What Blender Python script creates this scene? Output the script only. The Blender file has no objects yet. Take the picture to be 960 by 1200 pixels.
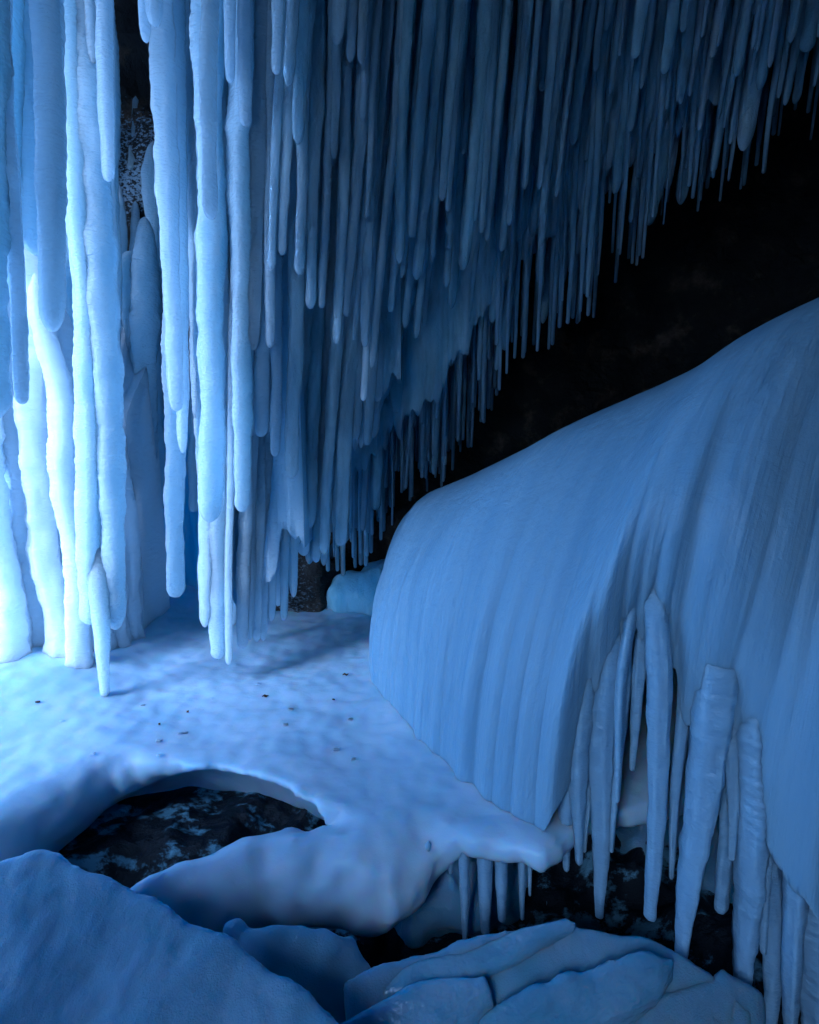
import bpy, math, random
import numpy as np

random.seed(7)
rng = np.random.default_rng(11)
scene = bpy.context.scene
COL = scene.collection

# ------------------------------------------------------------------ camera model
CZ, PITCH, F = 2.2, math.radians(9.0), 640.0
CP, SP = math.cos(PITCH), math.sin(PITCH)


def at(x, y, Y):
    """point at distance Y in front of the camera seen at photo pixel (x, y)"""
    u, v = (x - 480) / F, (600 - y) / F
    dy, dz = CP + v * SP, -SP + v * CP
    t = Y / dy
    return np.array([u * t, Y, CZ + dz * t])


def floor_at(x, y, z=0.0):
    u, v = (x - 480) / F, (600 - y) / F
    dy, dz = CP + v * SP, -SP + v * CP
    t = (z - CZ) / dz
    return np.array([u * t, dy * t, z])


def metres(px, p):
    """size in metres of px photo pixels at point p"""
    return px / F * (p[1] * CP - (p[2] - CZ) * SP)


# ------------------------------------------------------------------ noise
_P = np.random.default_rng(3).permutation(512)
_G = np.random.default_rng(4).normal(size=(512, 3))
_G /= np.linalg.norm(_G, axis=1)[:, None]


def noise(x, y, z):
    x, y, z = np.broadcast_arrays(np.asarray(x, float), np.asarray(y, float), np.asarray(z, float))
    xi, yi, zi = np.floor(x).astype(np.int64), np.floor(y).astype(np.int64), np.floor(z).astype(np.int64)
    fx, fy, fz = x - xi, y - yi, z - zi
    sx, sy, sz = (f * f * f * (f * (f * 6 - 15) + 10) for f in (fx, fy, fz))
    out = 0
    for a in (0, 1):
        for b in (0, 1):
            for c in (0, 1):
                h = _P[(_P[(_P[(xi + a) & 511] + yi + b) & 511] + zi + c) & 511]
                g = _G[h]
                d = g[..., 0] * (fx - a) + g[..., 1] * (fy - b) + g[..., 2] * (fz - c)
                w = (sx if a else 1 - sx) * (sy if b else 1 - sy) * (sz if c else 1 - sz)
                out = out + w * d
    return out * 1.5


def fbm(x, y, z, o=3):
    s, a = 0, 1.0
    for i in range(o):
        s = s + a * noise(x + 17.3 * i, y - 9.1 * i, z + 4.7 * i)
        x, y, z, a = x * 2.03, y * 2.03, z * 2.03, a * 0.5
    return s


def smooth(e0, e1, x):
    t = np.clip((x - e0) / (e1 - e0), 0, 1)
    return t * t * (3 - 2 * t)


# ------------------------------------------------------------------ mesh helpers
def make(name, V, Q, mat, parent=None, flat=False):
    V = np.asarray(V, np.float32)
    Q = np.asarray(Q, np.int32)
    me = bpy.data.meshes.new(name)
    me.vertices.add(len(V))
    me.vertices.foreach_set('co', V.ravel())
    me.loops.add(Q.size)
    me.loops.foreach_set('vertex_index', Q.ravel())
    me.polygons.add(len(Q))
    me.polygons.foreach_set('loop_start', np.arange(0, Q.size, Q.shape[1], dtype=np.int32))
    me.polygons.foreach_set('use_smooth', np.full(len(Q), not flat))
    me.update(calc_edges=True)
    me.validate()
    me.materials.append(mat)
    o = bpy.data.objects.new(name, me)
    COL.objects.link(o)
    if parent is not None:
        o.parent = parent
    return o


def tag(o, label, cat, group=None, kind=None):
    if label:
        o['label'] = label
    if cat:
        o['category'] = cat
    if group:
        o['group'] = group
    if kind:
        o['kind'] = kind
    return o


def empty(name, loc, label, cat, group=None):
    o = bpy.data.objects.new(name, None)
    o.location = loc
    COL.objects.link(o)
    return tag(o, label, cat, group)


def base_origin(o, p):
    """put the object's origin at p without moving its surface"""
    p = np.asarray(p, np.float32)
    me = o.data
    co = np.empty(len(me.vertices) * 3, np.float32)
    me.vertices.foreach_get('co', co)
    me.vertices.foreach_set('co', (co.reshape(-1, 3) - p).ravel())
    me.update()
    o.location = [float(v) for v in p]
    return o


def grid_quads(n, m, wrap=False):
    """quads of an (n rows, m columns) vertex grid"""
    i = np.arange(n - 1)[:, None]
    j = np.arange(m if wrap else m - 1)[None, :]
    jn = (j + 1) % m
    return np.stack([i * m + j, i * m + jn, (i + 1) * m + jn, (i + 1) * m + j], -1).reshape(-1, 4)


def surface_nets(fn, lo, hi, h):
    """closed surface of fn < 0 on a regular lattice"""
    lo, hi = np.array(lo, float), np.array(hi, float)
    n = np.ceil((hi - lo) / h).astype(int) + 1
    ax = [lo[k] + h * np.arange(n[k]) for k in range(3)]
    X, Y, Z = np.meshgrid(*ax, indexing='ij')
    D = fn(X, Y, Z)
    D[0], D[-1] = abs(D[0]) + 1e-3, abs(D[-1]) + 1e-3
    D[:, 0], D[:, -1] = abs(D[:, 0]) + 1e-3, abs(D[:, -1]) + 1e-3
    D[:, :, 0], D[:, :, -1] = abs(D[:, :, 0]) + 1e-3, abs(D[:, :, -1]) + 1e-3
    S = D < 0
    c = np.zeros(tuple(n - 1), int)
    for a in (0, 1):
        for b in (0, 1):
            for e in (0, 1):
                c += S[a:n[0] - 1 + a, b:n[1] - 1 + b, e:n[2] - 1 + e]
    act = (c > 0) & (c < 8)
    idx = np.full(c.shape, -1)
    idx[act] = np.arange(act.sum())
    cells = np.argwhere(act)
    acc, cnt = np.zeros((len(cells), 3)), np.zeros(len(cells))
    for axis in range(3):
        o1, o2 = [k for k in range(3) if k != axis]
        for a in (0, 1):
            for b in (0, 1):
                p = cells.copy()
                p[:, o1] += a
                p[:, o2] += b
                q = p.copy()
                q[:, axis] += 1
                d0, d1 = D[tuple(p.T)], D[tuple(q.T)]
                m = (d0 < 0) != (d1 < 0)
                t = np.where(m, d0 / np.where(d0 == d1, 1, d0 - d1), 0)
                pt = p.astype(float)
                pt[:, axis] += t
                acc[m] += pt[m]
                cnt[m] += 1
    V = lo + h * acc / cnt[:, None]
    quads = []
    for axis in range(3):
        o1, o2 = (axis + 1) % 3, (axis + 2) % 3
        sl0 = [slice(None)] * 3
        sl1 = [slice(None)] * 3
        sl0[axis], sl1[axis] = slice(0, -1), slice(1, None)
        s0, s1 = S[tuple(sl0)], S[tuple(sl1)]
        e = np.argwhere(s0 != s1)
        e = e[(e[:, o1] > 0) & (e[:, o2] > 0) & (e[:, o1] < n[o1] - 1) & (e[:, o2] < n[o2] - 1)]
        inside = s0[tuple(e.T)]
        ids = []
        for a, b in ((1, 1), (0, 1), (0, 0), (1, 0)):
            q = e.copy()
            q[:, o1] -= a
            q[:, o2] -= b
            ids.append(idx[tuple(q.T)])
        q = np.stack(ids, -1)
        q[~inside] = q[~inside][:, ::-1]
        quads.append(q)
    return V, np.concatenate(quads)


def poly_sd(X, Y, P):
    """signed distance to a polygon in plan, negative inside"""
    P = np.asarray(P, float)
    d = np.full(X.shape, 1e9)
    ins = np.zeros(X.shape, bool)
    for (ax, ay), (bx, by) in zip(P, np.roll(P, -1, 0)):
        ex, ey = bx - ax, by - ay
        t = np.clip(((X - ax) * ex + (Y - ay) * ey) / (ex * ex + ey * ey), 0, 1)
        d = np.minimum(d, (X - ax - t * ex) ** 2 + (Y - ay - t * ey) ** 2)
        c = (ay > Y) != (by > Y)
        with np.errstate(divide='ignore', invalid='ignore'):
            xi = ax + (Y - ay) * ex / (ey if ey != 0 else 1e-12)
        ins ^= c & (X < xi)
    d = np.sqrt(d)
    return np.where(ins, -d, d)


# ------------------------------------------------------------------ materials
def nodes(name):
    m = bpy.data.materials.new(name)
    m.use_nodes = True
    nt = m.node_tree
    nt.nodes.clear()
    out = nt.nodes.new('ShaderNodeOutputMaterial')
    return m, nt, out


def N(nt, kind, **kw):
    n = nt.nodes.new(kind)
    for k, v in kw.items():
        if k in n.inputs:
            n.inputs[k].default_value = v
        else:
            setattr(n, k, v)
    return n


def link(nt, a, ao, b, bi):
    nt.links.new(a.outputs[ao], b.inputs[bi])


def noise_tex(nt, scale, detail=3.0, stretch=None, rough=0.5):
    co = N(nt, 'ShaderNodeTexCoord')
    mp = N(nt, 'ShaderNodeMapping')
    if stretch:
        mp.inputs['Scale'].default_value = stretch
    geo = N(nt, 'ShaderNodeNewGeometry')
    link(nt, geo, 'Position', mp, 'Vector')
    t = N(nt, 'ShaderNodeTexNoise', Scale=scale, Detail=detail, Roughness=rough)
    link(nt, mp, 'Vector', t, 'Vector')
    nt.nodes.remove(co)
    return t


def ice_material(name, color, sss=1.0, radius=(0.30, 0.32, 0.34), rough=0.35, clear=0.0, bumps=((30, 0.004, None),), color2=None, cscale=3.0):
    m, nt, out = nodes(name)
    p = N(nt, 'ShaderNodeBsdfPrincipled')
    p.inputs['Subsurface Weight'].default_value = sss
    p.inputs['Subsurface Radius'].default_value = radius
    p.inputs['Subsurface Scale'].default_value = 1.0
    p.inputs['Roughness'].default_value = rough
    p.inputs['IOR'].default_value = 1.31
    p.inputs['Specular IOR Level'].default_value = 0.5
    if color2:
        t = noise_tex(nt, cscale, 4.0)
        r = N(nt, 'ShaderNodeMapRange')
        r.inputs['From Min'].default_value, r.inputs['From Max'].default_value = 0.38, 0.62
        link(nt, t, 'Fac', r, 'Value')
        mx = N(nt, 'ShaderNodeMix', data_type='RGBA')
        mx.inputs['A'].default_value, mx.inputs['B'].default_value = (*color, 1), (*color2, 1)
        link(nt, r, 'Result', mx, 'Factor')
        nt.links.new(mx.outputs['Result'], p.inputs['Base Color'])
    else:
        p.inputs['Base Color'].default_value = (*color, 1)
    prev = None
    for sc, dist, st in bumps:
        t = noise_tex(nt, sc, 3.0, st)
        b = N(nt, 'ShaderNodeBump', Strength=1.0, Distance=dist)
        link(nt, t, 'Fac', b, 'Height')
        if prev:
            link(nt, prev, 'Normal', b, 'Normal')
        prev = b
    if prev:
        link(nt, prev, 'Normal', p, 'Normal')
    shader = p
    if clear > 0:
        g = N(nt, 'ShaderNodeBsdfGlass', IOR=1.31, Roughness=0.05)
        g.inputs['Color'].default_value = (0.78, 0.91, 1.0, 1)
        if prev:
            link(nt, prev, 'Normal', g, 'Normal')
        t = noise_tex(nt, 5.0, 4.0, (1, 1, 0.25))
        r = N(nt, 'ShaderNodeMapRange')
        r.inputs['From Min'].default_value, r.inputs['From Max'].default_value = 0.35, 0.65
        r.inputs['To Min'].default_value, r.inputs['To Max'].default_value = max(0, clear - 0.22), min(1, clear + 0.22)
        link(nt, t, 'Fac', r, 'Value')
        mix = N(nt, 'ShaderNodeMixShader')
        link(nt, r, 'Result', mix, 'Fac')
        nt.links.new(p.outputs[0], mix.inputs[1])
        nt.links.new(g.outputs[0], mix.inputs[2])
        shader = mix
    nt.links.new(shader.outputs[0], out.inputs['Surface'])
    return m


RIB = (1, 1, 14)
M_MILK = ice_material('milky ice', (0.62, 0.77, 0.93), bumps=((9, 0.014, (1, 1, 1.0)), (45, 0.012, (0.6, 0.6, 1.6))), rough=0.25)
M_BACK = ice_material('rippled white ice', (0.78, 0.85, 0.94), bumps=((14, 0.020, (0.5, 0.5, 1.5)), (60, 0.004, (0.5, 0.5, 1.6))))
M_CLOUD = ice_material('cloudy ice', (0.58, 0.79, 0.97), clear=0.32, bumps=((16, 0.016, (1, 1, 0.5)), (70, 0.006, None)), rough=0.10)
M_CLEAR = ice_material('clear ice', (0.46, 0.72, 0.97), clear=0.38, bumps=((18, 0.016, (1, 1, 0.5)), (70, 0.006, None)), rough=0.07)
M_BLUE = ice_material('blue glacier ice', (0.42, 0.68, 0.90), bumps=((14, 0.02, (1, 1, 0.5)), (50, 0.004, None)), rough=0.3)
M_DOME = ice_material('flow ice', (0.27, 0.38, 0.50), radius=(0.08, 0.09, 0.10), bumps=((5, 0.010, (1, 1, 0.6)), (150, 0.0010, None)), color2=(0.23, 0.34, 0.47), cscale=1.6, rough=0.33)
def add_flow(m):
    nt = m.node_tree
    p = [n for n in nt.nodes if n.type == 'BSDF_PRINCIPLED'][0]
    last = p.inputs['Normal'].links[0].from_node
    uv = N(nt, 'ShaderNodeUVMap', uv_map='flow')
    hts = []
    for sx, sy, sc, dist in ((1.0, 0.16, 20.0, 0.009), (1.0, 0.10, 75.0, 0.004), (0.7, 2.2, 16.0, 0.010)):
        mp = N(nt, 'ShaderNodeMapping')
        mp.inputs['Scale'].default_value = (sx, sy, 1)
        link(nt, uv, 'UV', mp, 'Vector')
        t = N(nt, 'ShaderNodeTexNoise', Scale=sc, Detail=4.0, Roughness=0.6, Distortion=0.3)
        link(nt, mp, 'Vector', t, 'Vector')
        b = N(nt, 'ShaderNodeBump', Strength=1.0, Distance=dist)
        link(nt, t, 'Fac', b, 'Height')
        link(nt, last, 'Normal', b, 'Normal')
        last = b
        hts.append(t)
    link(nt, last, 'Normal', p, 'Normal')
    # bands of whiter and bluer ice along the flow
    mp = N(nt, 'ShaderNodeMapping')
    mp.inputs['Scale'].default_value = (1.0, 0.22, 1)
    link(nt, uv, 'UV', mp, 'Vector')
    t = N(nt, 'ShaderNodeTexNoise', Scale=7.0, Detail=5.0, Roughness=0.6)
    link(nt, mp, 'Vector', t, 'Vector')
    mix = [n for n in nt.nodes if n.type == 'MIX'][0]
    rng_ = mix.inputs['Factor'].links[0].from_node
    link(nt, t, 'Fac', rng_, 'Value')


add_flow(M_DOME)
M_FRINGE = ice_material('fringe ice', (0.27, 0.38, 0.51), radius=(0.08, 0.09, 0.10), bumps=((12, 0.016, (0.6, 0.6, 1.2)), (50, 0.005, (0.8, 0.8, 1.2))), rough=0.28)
M_FLOOR = ice_material('snowy floor ice', (0.50, 0.60, 0.72), radius=(0.02, 0.05, 0.09), bumps=((2.2, 0.014, (1, 1.5, 1)), (11, 0.004, (1, 1.4, 1)), (200, 0.0012, None)), color2=(0.43, 0.55, 0.69), cscale=2.2, rough=0.28)
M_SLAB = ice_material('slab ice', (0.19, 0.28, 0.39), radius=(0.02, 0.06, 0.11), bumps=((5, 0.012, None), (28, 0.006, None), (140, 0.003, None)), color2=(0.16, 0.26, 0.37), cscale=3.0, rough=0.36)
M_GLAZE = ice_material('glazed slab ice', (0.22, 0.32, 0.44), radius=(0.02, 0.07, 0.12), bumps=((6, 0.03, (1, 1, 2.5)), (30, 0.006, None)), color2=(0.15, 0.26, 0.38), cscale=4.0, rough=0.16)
M_SNOW = ice_material('outdoor snow', (0.82, 0.87, 0.92), sss=0.0, bumps=((2, 0.05, None),), rough=0.7)


def rock_material():
    m, nt, out = nodes('mossy dark rock')
    p = N(nt, 'ShaderNodeBsdfPrincipled', Roughness=0.75)
    t1 = noise_tex(nt, 2.6, 8.0, None, 0.65)
    ramp = N(nt, 'ShaderNodeValToRGB')
    e = ramp.color_ramp.elements
    e[0].position, e[0].color = 0.35, (0.008, 0.008, 0.009, 1)
    e[1].position, e[1].color = 0.7, (0.16, 0.11, 0.07, 1)
    x = e.new(0.55)
    x.color = (0.025, 0.022, 0.018, 1)
    link(nt, t1, 'Fac', ramp, 'Fac')
    # snow caught on the rock: small flecks inside larger patches
    a = noise_tex(nt, 26.0, 4.0, (1, 1, 1.5), 0.65)
    b = noise_tex(nt, 0.9, 3.0)
    mul = N(nt, 'ShaderNodeMath', operation='MULTIPLY')
    link(nt, a, 'Fac', mul, 0)
    link(nt, b, 'Fac', mul, 1)
    r = N(nt, 'ShaderNodeMapRange')
    r.inputs['From Min'].default_value, r.inputs['From Max'].default_value = 0.30, 0.35
    link(nt, mul, 'Value', r, 'Value')
    mx = N(nt, 'ShaderNodeMix', data_type='RGBA')
    mx.inputs['B'].default_value = (0.40, 0.48, 0.56, 1)
    geo = N(nt, 'ShaderNodeNewGeometry')
    sep = N(nt, 'ShaderNodeSeparateXYZ')
    link(nt, geo, 'Position', sep, 'Vector')
    rx = N(nt, 'ShaderNodeMapRange')
    rx.inputs['From Min'].default_value, rx.inputs['From Max'].default_value = -0.8, -2.2
    link(nt, sep, 'X', rx, 'Value')
    m2 = N(nt, 'ShaderNodeMath', operation='MULTIPLY')
    link(nt, r, 'Result', m2, 0)
    link(nt, rx, 'Result', m2, 1)
    link(nt, m2, 'Value', mx, 'Factor')
    nt.links.new(ramp.outputs['Color'], mx.inputs['A'])
    nt.links.new(mx.outputs['Result'], p.inputs['Base Color'])
    bt = noise_tex(nt, 7.0, 8.0, None, 0.7)
    bp = N(nt, 'ShaderNodeBump', Strength=1.0, Distance=0.08)
    link(nt, bt, 'Fac', bp, 'Height')
    link(nt, bp, 'Normal', p, 'Normal')
    nt.links.new(p.outputs[0], out.inputs['Surface'])
    return m


def bed_material():
    m, nt, out = nodes('icy stream bed')
    p = N(nt, 'ShaderNodeBsdfPrincipled', Roughness=0.4)
    p.inputs['Specular IOR Level'].default_value = 0.2
    t = noise_tex(nt, 3.5, 9.0, (1, 1.6, 1), 0.68)
    r = N(nt, 'ShaderNodeMapRange')
    r.inputs['From Min'].default_value, r.inputs['From Max'].default_value = 0.53, 0.60
    link(nt, t, 'Fac', r, 'Value')
    mx = N(nt, 'ShaderNodeMix', data_type='RGBA')
    mx.inputs['A'].default_value, mx.inputs['B'].default_value = (0.005, 0.008, 0.013, 1), (0.17, 0.29, 0.38, 1)
    link(nt, r, 'Result', mx, 'Factor')
    nt.links.new(mx.outputs['Result'], p.inputs['Base Color'])
    b1 = N(nt, 'ShaderNodeBump', Strength=1.0, Distance=0.05)
    link(nt, t, 'Fac', b1, 'Height')
    link(nt, b1, 'Normal', p, 'Normal')
    nt.links.new(p.outputs[0], out.inputs['Surface'])
    return m


M_ROCK = rock_material()
M_BED = bed_material()
mm, nt_, out_ = nodes('dead leaf brown')
pp = N(nt_, 'ShaderNodeBsdfPrincipled', Roughness=0.8)
pp.inputs['Base Color'].default_value = (0.05, 0.025, 0.012, 1)
nt_.links.new(pp.outputs[0], out_.inputs['Surface'])
M_LEAF = mm


# ------------------------------------------------------------------ icicles
def icicle_geo(tip, root, r_tip, r_root, seed, power=0.8, lump=0.10, rib=0.0, rib_len=0.05, wander=0.03, na=14, step=0.045, blunt=1.1, flat=1.0, flute=0.06, fade=0.0, foot=0.0):
    tip, root = np.asarray(tip, float), np.asarray(root, float)
    L = np.linalg.norm(root - tip)
    cap = min(blunt * r_tip, L * 0.4)
    # rings: close at the rounded tip, even along the shaft
    s = np.concatenate([cap * (1 - np.cos(np.linspace(0.12, math.pi / 2, 6))), np.linspace(cap, L, max(4, int((L - cap) / step)))[1:]])
    f = s / L
    R = r_tip + (r_root - r_tip) * f ** power
    if fade:
        R = R * np.sqrt(np.clip(1 - np.clip((f - (1 - fade)) / fade, 0, 1) ** 2, 0.0004, 1))
    R = R * np.where(s < cap, np.sqrt(np.clip(1 - (1 - s / cap) ** 2, 0, 1)), 1)
    sd = seed * 3.713
    R = R * (1 + lump * noise(s * 1.6, sd, 0.3) + lump * 0.6 * noise(s * 6.0, sd, 5.3) + lump * 0.45 * noise(s * 15.0, sd, 7.7))
    if foot:
        R = R * (1 + foot * np.exp(-s / 0.14))
    if rib:
        R = R * (1 + rib * np.sin(2 * math.pi * s / rib_len + 2.5 * noise(s * 2.0, sd, 9.0)) * (0.6 + 0.8 * noise(s * 3.0, sd, 2.0)))
    ax = (root - tip) / L
    C = tip + s[:, None] * ax
    C[:, 0] += wander * noise(s * 0.9, sd + 5, 1.7) * np.minimum(s, 1)
    C[:, 1] += wander * noise(s * 0.9, sd + 9, 4.1) * np.minimum(s, 1)
    th = np.linspace(0, 2 * math.pi, na, endpoint=False)
    ct, st = np.cos(th), np.sin(th)
    rr = R[:, None] * (1 + flute * 2 * noise(ct[None] * 1.4 + sd, st[None] * 1.4, s[:, None] * 0.5) + flute * noise(ct[None] * 3 + sd, st[None] * 3, s[:, None] * 5.0))
    a0 = (seed * 1.37) % 3.14
    ex, ey = ct * 1.0, st * flat
    dx, dy = ex * math.cos(a0) - ey * math.sin(a0), ex * math.sin(a0) + ey * math.cos(a0)
    V = np.stack([C[:, :1] + rr * dx[None], C[:, 1:2] + rr * dy[None], np.repeat(C[:, 2:3], na, 1)], -1).reshape(-1, 3)
    Q = grid_quads(len(s), na, wrap=True)[:, ::-1]
    V = np.vstack([V, tip, C[-1]])
    tri0 = np.stack([np.full(na, len(V) - 2), (np.arange(na) + 1) % na, np.arange(na), np.arange(na)], -1)
    k = (len(s) - 1) * na
    tri1 = np.stack([np.full(na, len(V) - 1), k + np.arange(na), k + (np.arange(na) + 1) % na, k + (np.arange(na) + 1) % na], -1)
    return V, Q, np.concatenate([tri0[:, :3], tri1[:, :3]])


def mesh_mixed(name, V, Q, T, mat):
    V = np.asarray(V, np.float32)
    me = bpy.data.meshes.new(name)
    me.vertices.add(len(V))
    me.vertices.foreach_set('co', V.ravel())
    lv = np.concatenate([Q.ravel(), T.ravel()]).astype(np.int32)
    me.loops.add(len(lv))
    me.loops.foreach_set('vertex_index', lv)
    ls = np.concatenate([np.arange(len(Q)) * 4, len(Q) * 4 + np.arange(len(T)) * 3]).astype(np.int32)
    me.polygons.add(len(ls))
    me.polygons.foreach_set('loop_start', ls)
    me.polygons.foreach_set('use_smooth', np.ones(len(ls), bool))
    me.update(calc_edges=True)
    me.materials.append(mat)
    o = bpy.data.objects.new(name, me)
    COL.objects.link(o)
    return o


_seed = [0]


def icicle(tip, root, r_tip, r_root, mat, label, group=None, name='icicle', **kw):
    _seed[0] += 1
    stems = kw.pop('stems', 0)
    V, Q, T = icicle_geo(tip, root, r_tip, r_root, _seed[0], **kw)
    VV, QQ, TT = [V], [Q], [T]
    for j in range(stems):
        a = rng.uniform(0, 2 * math.pi)
        f = rng.uniform(0.45, 0.75)
        off = np.array([math.cos(a), math.sin(a), 0]) * r_tip * rng.uniform(0.7, 1.15)
        L = np.linalg.norm(root - tip)
        up = min(rng.uniform(0.08, 0.9), L * 0.5) / L
        V2, Q2, T2 = icicle_geo(tip + (root - tip) * up + off, root + off * 0.8, r_tip * f * 0.8, r_root * f, _seed[0] * 7 + j + 5000, **kw)
        n0 = sum(len(v) for v in VV)
        VV.append(V2); QQ.append(Q2 + n0); TT.append(T2 + n0)
    o = mesh_mixed(name, np.vstack(VV), np.vstack(QQ), np.vstack(TT), mat)
    base_origin(o, tip)
    return tag(o, label, 'icicle' if name == 'icicle' else 'ice column', group)


ROOF = 7.0

# ------------------------------------------------------------------ setting: rock, snow, stream bed
def rbox(X, Y, Z, c, h, r):
    qx, qy, qz = abs(X - c[0]) - h[0] + r, abs(Y - c[1]) - h[1] + r, abs(Z - c[2]) - h[2] + r
    return np.sqrt(np.maximum(qx, 0) ** 2 + np.maximum(qy, 0) ** 2 + np.maximum(qz, 0) ** 2) + np.minimum(np.maximum(qx, np.maximum(qy, qz)), 0) - r


def rock_sd(X, Y, Z):
    outer = rbox(X, Y, Z, (1.6, 3.0, 3.6), (7.2, 7.2, 6.0), 0.8)
    void = rbox(X, Y, Z, (-7.5, 2.2, 2.0), (13.0, 5.2, 5.0), 1.6)      # X..5.5, Y -3..7.4, Z..7
    lip = rbox(X, Y, Z, (-4.6, 2.0, 9.0), (0.45, 8.0, 3.0), 0.3)        # added rock lip, keeps high daylight out of the open side
    side = rbox(X, Y, Z, (-4.7, -2.6, 3.0), (0.5, 3.0, 6.0), 0.4)      # unseen flank added to block sun from foreground, floor and dome
    boss = rbox(X, Y, Z, (-3.4, 7.4, 5.6), (1.7, 0.9, 2.5), 0.5)       # mossy overhang behind the icicles
    rear = rbox(X, Y, Z, (-2.9, -4.5, 4.0), (1.5, 3.0, 3.0), 0.6)     # unseen opening behind the viewer, shaped to let in frontal sky light
    d = np.maximum(outer, -np.minimum(void, rear))
    d = np.minimum(np.minimum(d, lip), np.minimum(side, boss))
    n = fbm(X * 0.55, Y * 0.55, Z * 0.55, 2) * 0.45 + (abs(noise(X * 1.5, Y * 1.5, Z * 2.2)) - 0.2) * 0.35 + noise(X * 3.4, Y * 3.4, Z * 5.0) * 0.07
    return d + n


V, Q = surface_nets(rock_sd, (-7.8, -5.6, -3.4), (9.6, 11, 10.4), 0.12)
tag(make('cave_rock', V, Q, M_ROCK, flat=True), None, None, kind='structure')

n = 60
e = np.sign(np.linspace(-1, 1, n)) * np.abs(np.linspace(-1, 1, n)) ** 3 * 400
gx, gy = np.meshgrid(e, e, indexing='ij')
gz = -1.45 + 0.05 * noise(gx * 0.3, gy * 0.3, 0) + smooth(12, 120, np.hypot(gx, gy)) * 2.0 * noise(gx * 0.02, gy * 0.02, 3)
tag(make('snow_ground', np.stack([gx, gy, gz], -1).reshape(-1, 3), grid_quads(n, n), M_SNOW), None, None, kind='structure')

gx, gy = np.meshgrid(np.arange(-3.2, 4, 0.02), np.arange(1.2, 5.0, 0.02), indexing='ij')
gz = -0.95 + 0.20 * fbm(gx * 1.2, gy * 1.2, 1.0, 4) + 0.45 * smooth(2.7, 3.8, gy) + 0.35 * smooth(-0.6, -1.6, gx)
gz += 0.12 * (0.3 - abs(noise(gx * 3.1, gy * 4.2, 8.0))) + 0.05 * (0.3 - abs(noise(gx * 8, gy * 10, 9.0)))
gz = np.minimum(gz, -0.46 + 0.05 * fbm(gx * 4, gy * 4, 3.0, 3))
tag(make('stream_bed', np.stack([gx, gy, gz], -1).reshape(-1, 3), grid_quads(*gx.shape), M_BED), None, None, kind='structure')

# ------------------------------------------------------------------ setting: ice floor with its hole
OUT = [(-9, 2.0), (-2.4, 2.2), (-1.3, 2.3), (-0.95, 2.42), (-0.75, 2.5), (-0.1, 2.5), (0.15, 2.66), (0.45, 2.6), (0.70, 2.50), (0.82, 2.62), (1.05, 2.82), (1.6, 2.95), (4, 3.1), (4, 8), (-9, 8)]
HOLE = [floor_at(*p)[:2] for p in ((132, 920, -0.16), (158, 907, -0.10), (190, 899, -0.06), (240, 897, -0.02), (275, 902, -0.02), (310, 913, -0.02), (352, 933, -0.02), (392, 953, -0.02), (300, 955, 0), (215, 982, 0), (100, 1030, 0), (2, 1030, -0.25), (50, 990, -0.27), (100, 950, -0.22))]


def floor_top(X, Y):
    return 0.035 * fbm(X * 0.9, Y * 1.3, 0.7, 3) + 0.28 * smooth(-2.0, -3.6, X) * smooth(3.2, 4.6, Y) + 0.02 * smooth(4.5, 6, Y)


def floor_sd(X, Y, Z):
    w = 0.03 * fbm(X * 5, Y * 5, Z * 3, 2)
    d = poly_sd(X[:, :, 0], Y[:, :, 0], OUT)
    hl = poly_sd(X[:, :, 0], Y[:, :, 0], HOLE)
    lobe = smooth(0.32, 0.02, X[:, :, 0])
    back = smooth(2.75, 2.95, Y[:, :, 0]) * smooth(-2.5, -1.3, X[:, :, 0])
    near_hole = smooth(0.5, 0.15, np.abs(hl)) * back
    h = 0.07 + 0.22 * lobe
    h = h * (1 - near_hole) + (0.022 + 0.2 * np.clip(hl, 0, 0.5)) * near_hole
    left = smooth(-1.7, -2.1, X[:, :, 0])
    r = np.minimum(h * 0.98, 0.05 + 0.21 * lobe * (1 - 0.7 * near_hole))
    r = np.minimum(r, h * 0.98)
    h, r = h[:, :, None], r[:, :, None]
    rise = floor_top(X[:, :, 0], Y[:, :, 0])[:, :, None]
    zz = Z - rise
    d2 = np.maximum(d, -hl)[:, :, None] + w
    qx, qz = d2 + r, abs(zz + h) - h + r
    return np.sqrt(np.maximum(qx, 0) ** 2 + np.maximum(qz, 0) ** 2) + np.minimum(np.maximum(qx, qz), 0) - r + 0.012 * noise(X * 9, Y * 9, Z * 9)


V, Q = surface_nets(floor_sd, (-6.0, 1.9, -0.6), (3.0, 7.4, 0.5), 0.026)
tag(make('ice_floor', V, Q, M_FLOOR), None, None, kind='structure')

# ------------------------------------------------------------------ great flow-ice dome on the right
KEYS = [  # ridge pixel, ridge distance, foot in plan, lower edge height
    ((640, 610), 7.0, (1.00, 6.7), 0.0),
    ((545, 610), 6.3, (0.15, 6.1), 0.0),
    ((482, 598), 5.6, (-0.34, 5.2), -0.05),
    ((522, 574), 5.35, (-0.36, 4.6), -0.15),
    ((602, 540), 5.0, (-0.10, 3.90), -0.15),
    ((718, 486), 4.7, (0.28, 3.25), -0.15),
    ((810, 450), 4.5, (0.56, 2.92), -0.15),
    ((870, 422), 4.45, (0.80, 2.73), -0.05),
    ((930, 394), 4.4, (0.98, 2.62), 1.08),
    ((1020, 352), 4.3, (1.32, 2.45), 1.1),
    ((1120, 308), 4.3, (1.75, 2.30), 0.15),
    ((1300, 200), 4.4, (2.40, 2.12), -0.4),
    ((1600, 100), 4.6, (3.6, 1.9), 0.1),
    ((1900, 100), 4.6, (4.9, 1.7), 0.1),
]
ku = np.linspace(0, 1, len(KEYS))
NU, NV = 900, 260
uu = np.linspace(0, 1, NU)


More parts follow.
